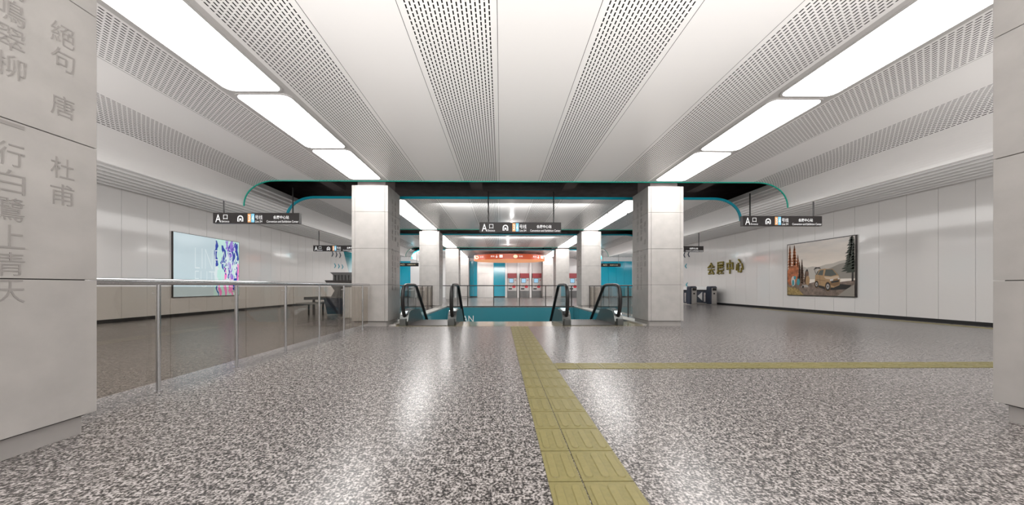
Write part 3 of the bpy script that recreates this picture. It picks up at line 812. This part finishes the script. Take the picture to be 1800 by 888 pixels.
poly([(.475, .30), (.62, .27), (.62, .262), (.475, .292)], 15); poly([(.535, .37), (.54, .20), (.535, .20), (.53, .37)], 15)
for cu, cv, ru, rv in ((.485, .205, .028, .062), (.65, .165, .035, .075)):
    disc(cu, cv, ru * 1.2, rv * 1.15, 15); disc(cu, cv, ru, rv, 11); disc(cu, cv, ru * .62, rv * .62, 12); disc(cu, cv, ru * .2, rv * .2, 11)
poly([(.44, .475), (.47, .52), (.53, .515), (.555, .48), (.50, .50)], 11)
poly([(.45, .48), (.455, .48), (.475, .40), (.47, .40)], 11)
# tall pine at the near edge
poly([(.965, .25), (.985, .25), (.98, 1), (.97, 1)], 11)
pine(.965, .42, 1.1, .12, 4, 16); pine(.95, .46, .8, .10, 4, 9); pine(.99, .40, .9, .09, 4, 10)
poly([(.78, 0), (1, 0), (1, .2), (.9, .12)], 2)
pm.build('print', PM, o)

# ------------------------------------------------------------------ gold characters on the right wall
def wall_char(ch, ya, yb, z0, z1, label):
    m = MB(); o = thing('wall_character', label, 'lettering', (XR, (ya + yb) / 2, z0), group='gold station name characters')
    fn = lambda u, v, d: (-.03 - d, -u, v)
    put_text(m, ch, -(ya - yb) / 2, (ya - yb) / 2, 0, z1 - z0, fn, 0, ext=.05, d=0, bold=.012)
    m.build('character', M['gold'], o)
    MB().tube([(-.05, 0, (z1 - z0) * .5), (0.0, 0, (z1 - z0) * .5)], .015, 8).build('stud', M['darksteel'], o)
wall_char('会', 17.55, 16.98, 1.68, 2.38, 'gold character at the left end of the station name on the right wall')
wall_char('展', 16.80, 16.25, 1.66, 2.38, 'second gold character of the station name on the right wall, dense strokes')
wall_char('中', 16.05, 15.62, 1.68, 2.42, 'third gold character of the station name, a box with a vertical stroke')
wall_char('心', 15.42, 14.95, 1.72, 2.42, 'gold character at the right end of the station name on the right wall')

# ------------------------------------------------------------------ teal chevrons and mural on the side walls
def mural_mat():
    m, n, l, b_ = newmat('mural_fade'); tc = n.new('ShaderNodeTexCoord'); s = n.new('ShaderNodeSeparateXYZ'); l.new(tc.outputs['Object'], s.inputs[0])
    r = n.new('ShaderNodeValToRGB'); l.new(math_(n, l, 'DIVIDE', s.outputs[2], 3.6), r.inputs[0]); e = r.color_ramp.elements
    e[0].position = .52; e[0].color = (.62, .70, .72, 1); e[1].position = .86; e[1].color = (.0, .20, .24, 1)
    l.new(r.outputs[0], b_.inputs['Base Color']); b_.inputs['Roughness'].default_value = .15
    return m
MUR = mural_mat()
def mural(x, s, label):
    o = thing('wall_graphic', label, 'wall graphic', (x, 21.8, 0))
    fn = lambda y, z: (0, y - 21.8, z)
    m = MB(); xs = (0, s * .008)
    pts = [(20.75 - 21.8, 3.45), (21.9 - 21.8, 1.2), (25.5 - 21.8, 1.2), (25.5 - 21.8, 3.45)]
    m.prism(pts, min(xs), max(xs), 'x'); m.build('fading_panel', MUR, o)
    for row, (z, n_, mt) in enumerate(((3.10, 3, M['navy']), (2.35, 3, M['teal_edge']), (1.12, 2, M['teal_edge']))):
        for k in range(n_):
            y0 = 19.35 + .46 * k + (.30 if row == 1 else .1 * row) - 21.8
            c_ = MB(); t = .09; hh = .19 if row == 0 else .15
            c_.prism([(y0 - .06, z + hh), (y0 + t - .06, z + hh), (y0 + t + .09, z), (y0 + t - .06, z - hh), (y0 - .06, z - hh), (y0 + .06, z)], min(xs), max(xs), 'x')
            c_.build('chevron', mt, o)
mural(XL + .001, 1, 'teal chevrons and fading teal panel on the left wall behind the scanner')
mural(XR - .001, -1, 'teal chevrons on the right wall behind the ticket gates')

# ------------------------------------------------------------------ light
w = bpy.data.worlds.new('world'); SC.world = w; w.use_nodes = True
bg = w.node_tree.nodes['Background']; bg.inputs[0].default_value = (1., .975, .955, 1); bg.inputs[1].default_value = .45
def lamp(name, typ, loc, e, size=.2, rot=(0, 0, 0), col=(1, .98, .96), sy=None):
    L = bpy.data.lights.new(name, typ); L.energy = e; L.color = col
    if typ == 'AREA':
        L.size = size
        if sy: L.shape = 'RECTANGLE'; L.size_y = sy
    else: L.shadow_soft_size = size
    ob = bpy.data.objects.new(name, L); C.objects.link(ob); ob.location = loc; ob.rotation_euler = rot
for sx, x in ((-1, -7.0), (1, 7.95)):
    lamp('added_wall_fill', 'AREA', (x + sx * .1, 13., 3.45), 95, .6, (0, -sx * math.radians(58), 0), sy=29.)  # unseen lamps added to brighten the aisle walls, no fixtures there
    bpy.context.scene.collection.objects[-1].data.spread = math.radians(120)
lamp('added_hall_fill', 'AREA', (CX, 9.35, 3.40), 90, 5.0, (math.radians(55), 0, 0), sy=.25)  # unseen lamps added near the ceiling bands to brighten the opening and far end
lamp('added_hall_fill', 'AREA', (CX, 15.75, 3.40), 90, 5.0, (math.radians(62), 0, 0), sy=.25)
lamp('added_hall_fill', 'AREA', (CX, 26.0, 3.5), 16, 5., (math.radians(50), 0, 0), sy=.2)
lamp('added_hall_fill', 'AREA', (-7.0, 21.6, 3.30), 110, 6., (math.radians(68), 0, 0), sy=.25)
lamp('added_hall_fill', 'AREA', (8.0, 21.6, 3.30), 110, 6., (math.radians(68), 0, 0), sy=.25)
lamp('added_rear_fill', 'AREA', (CX, -3.2, .5), 900, 22., (PI + math.radians(-40), 0, 0), sy=1.2)  # unseen uplights added behind the viewer to brighten the ceiling
bpy.context.scene.collection.objects[-1].data.spread = math.radians(96)
lamp('added_rear_fill', 'AREA', (CX, -2.6, .5), 90, 5., (PI + math.radians(-25), 0, 0), sy=2.)
bpy.context.scene.collection.objects[-1].data.spread = math.radians(115)
lamp('downlight_lamp', 'POINT', (CX, 12.2, 3.35), 4, .07)
lamp('downlight_lamp', 'POINT', (CX, 18.9, 3.35), 5, .07)
SC.view_settings.view_transform = 'Standard'; SC.view_settings.look = 'None'
SC.view_settings.gamma = 1; SC.view_settings.use_curve_mapping = False
SC.view_settings.exposure = .55
SC.cycles.max_bounces = 10; SC.cycles.diffuse_bounces = 6; SC.cycles.transparent_max_bounces = 16
SC.cycles.use_denoising = True
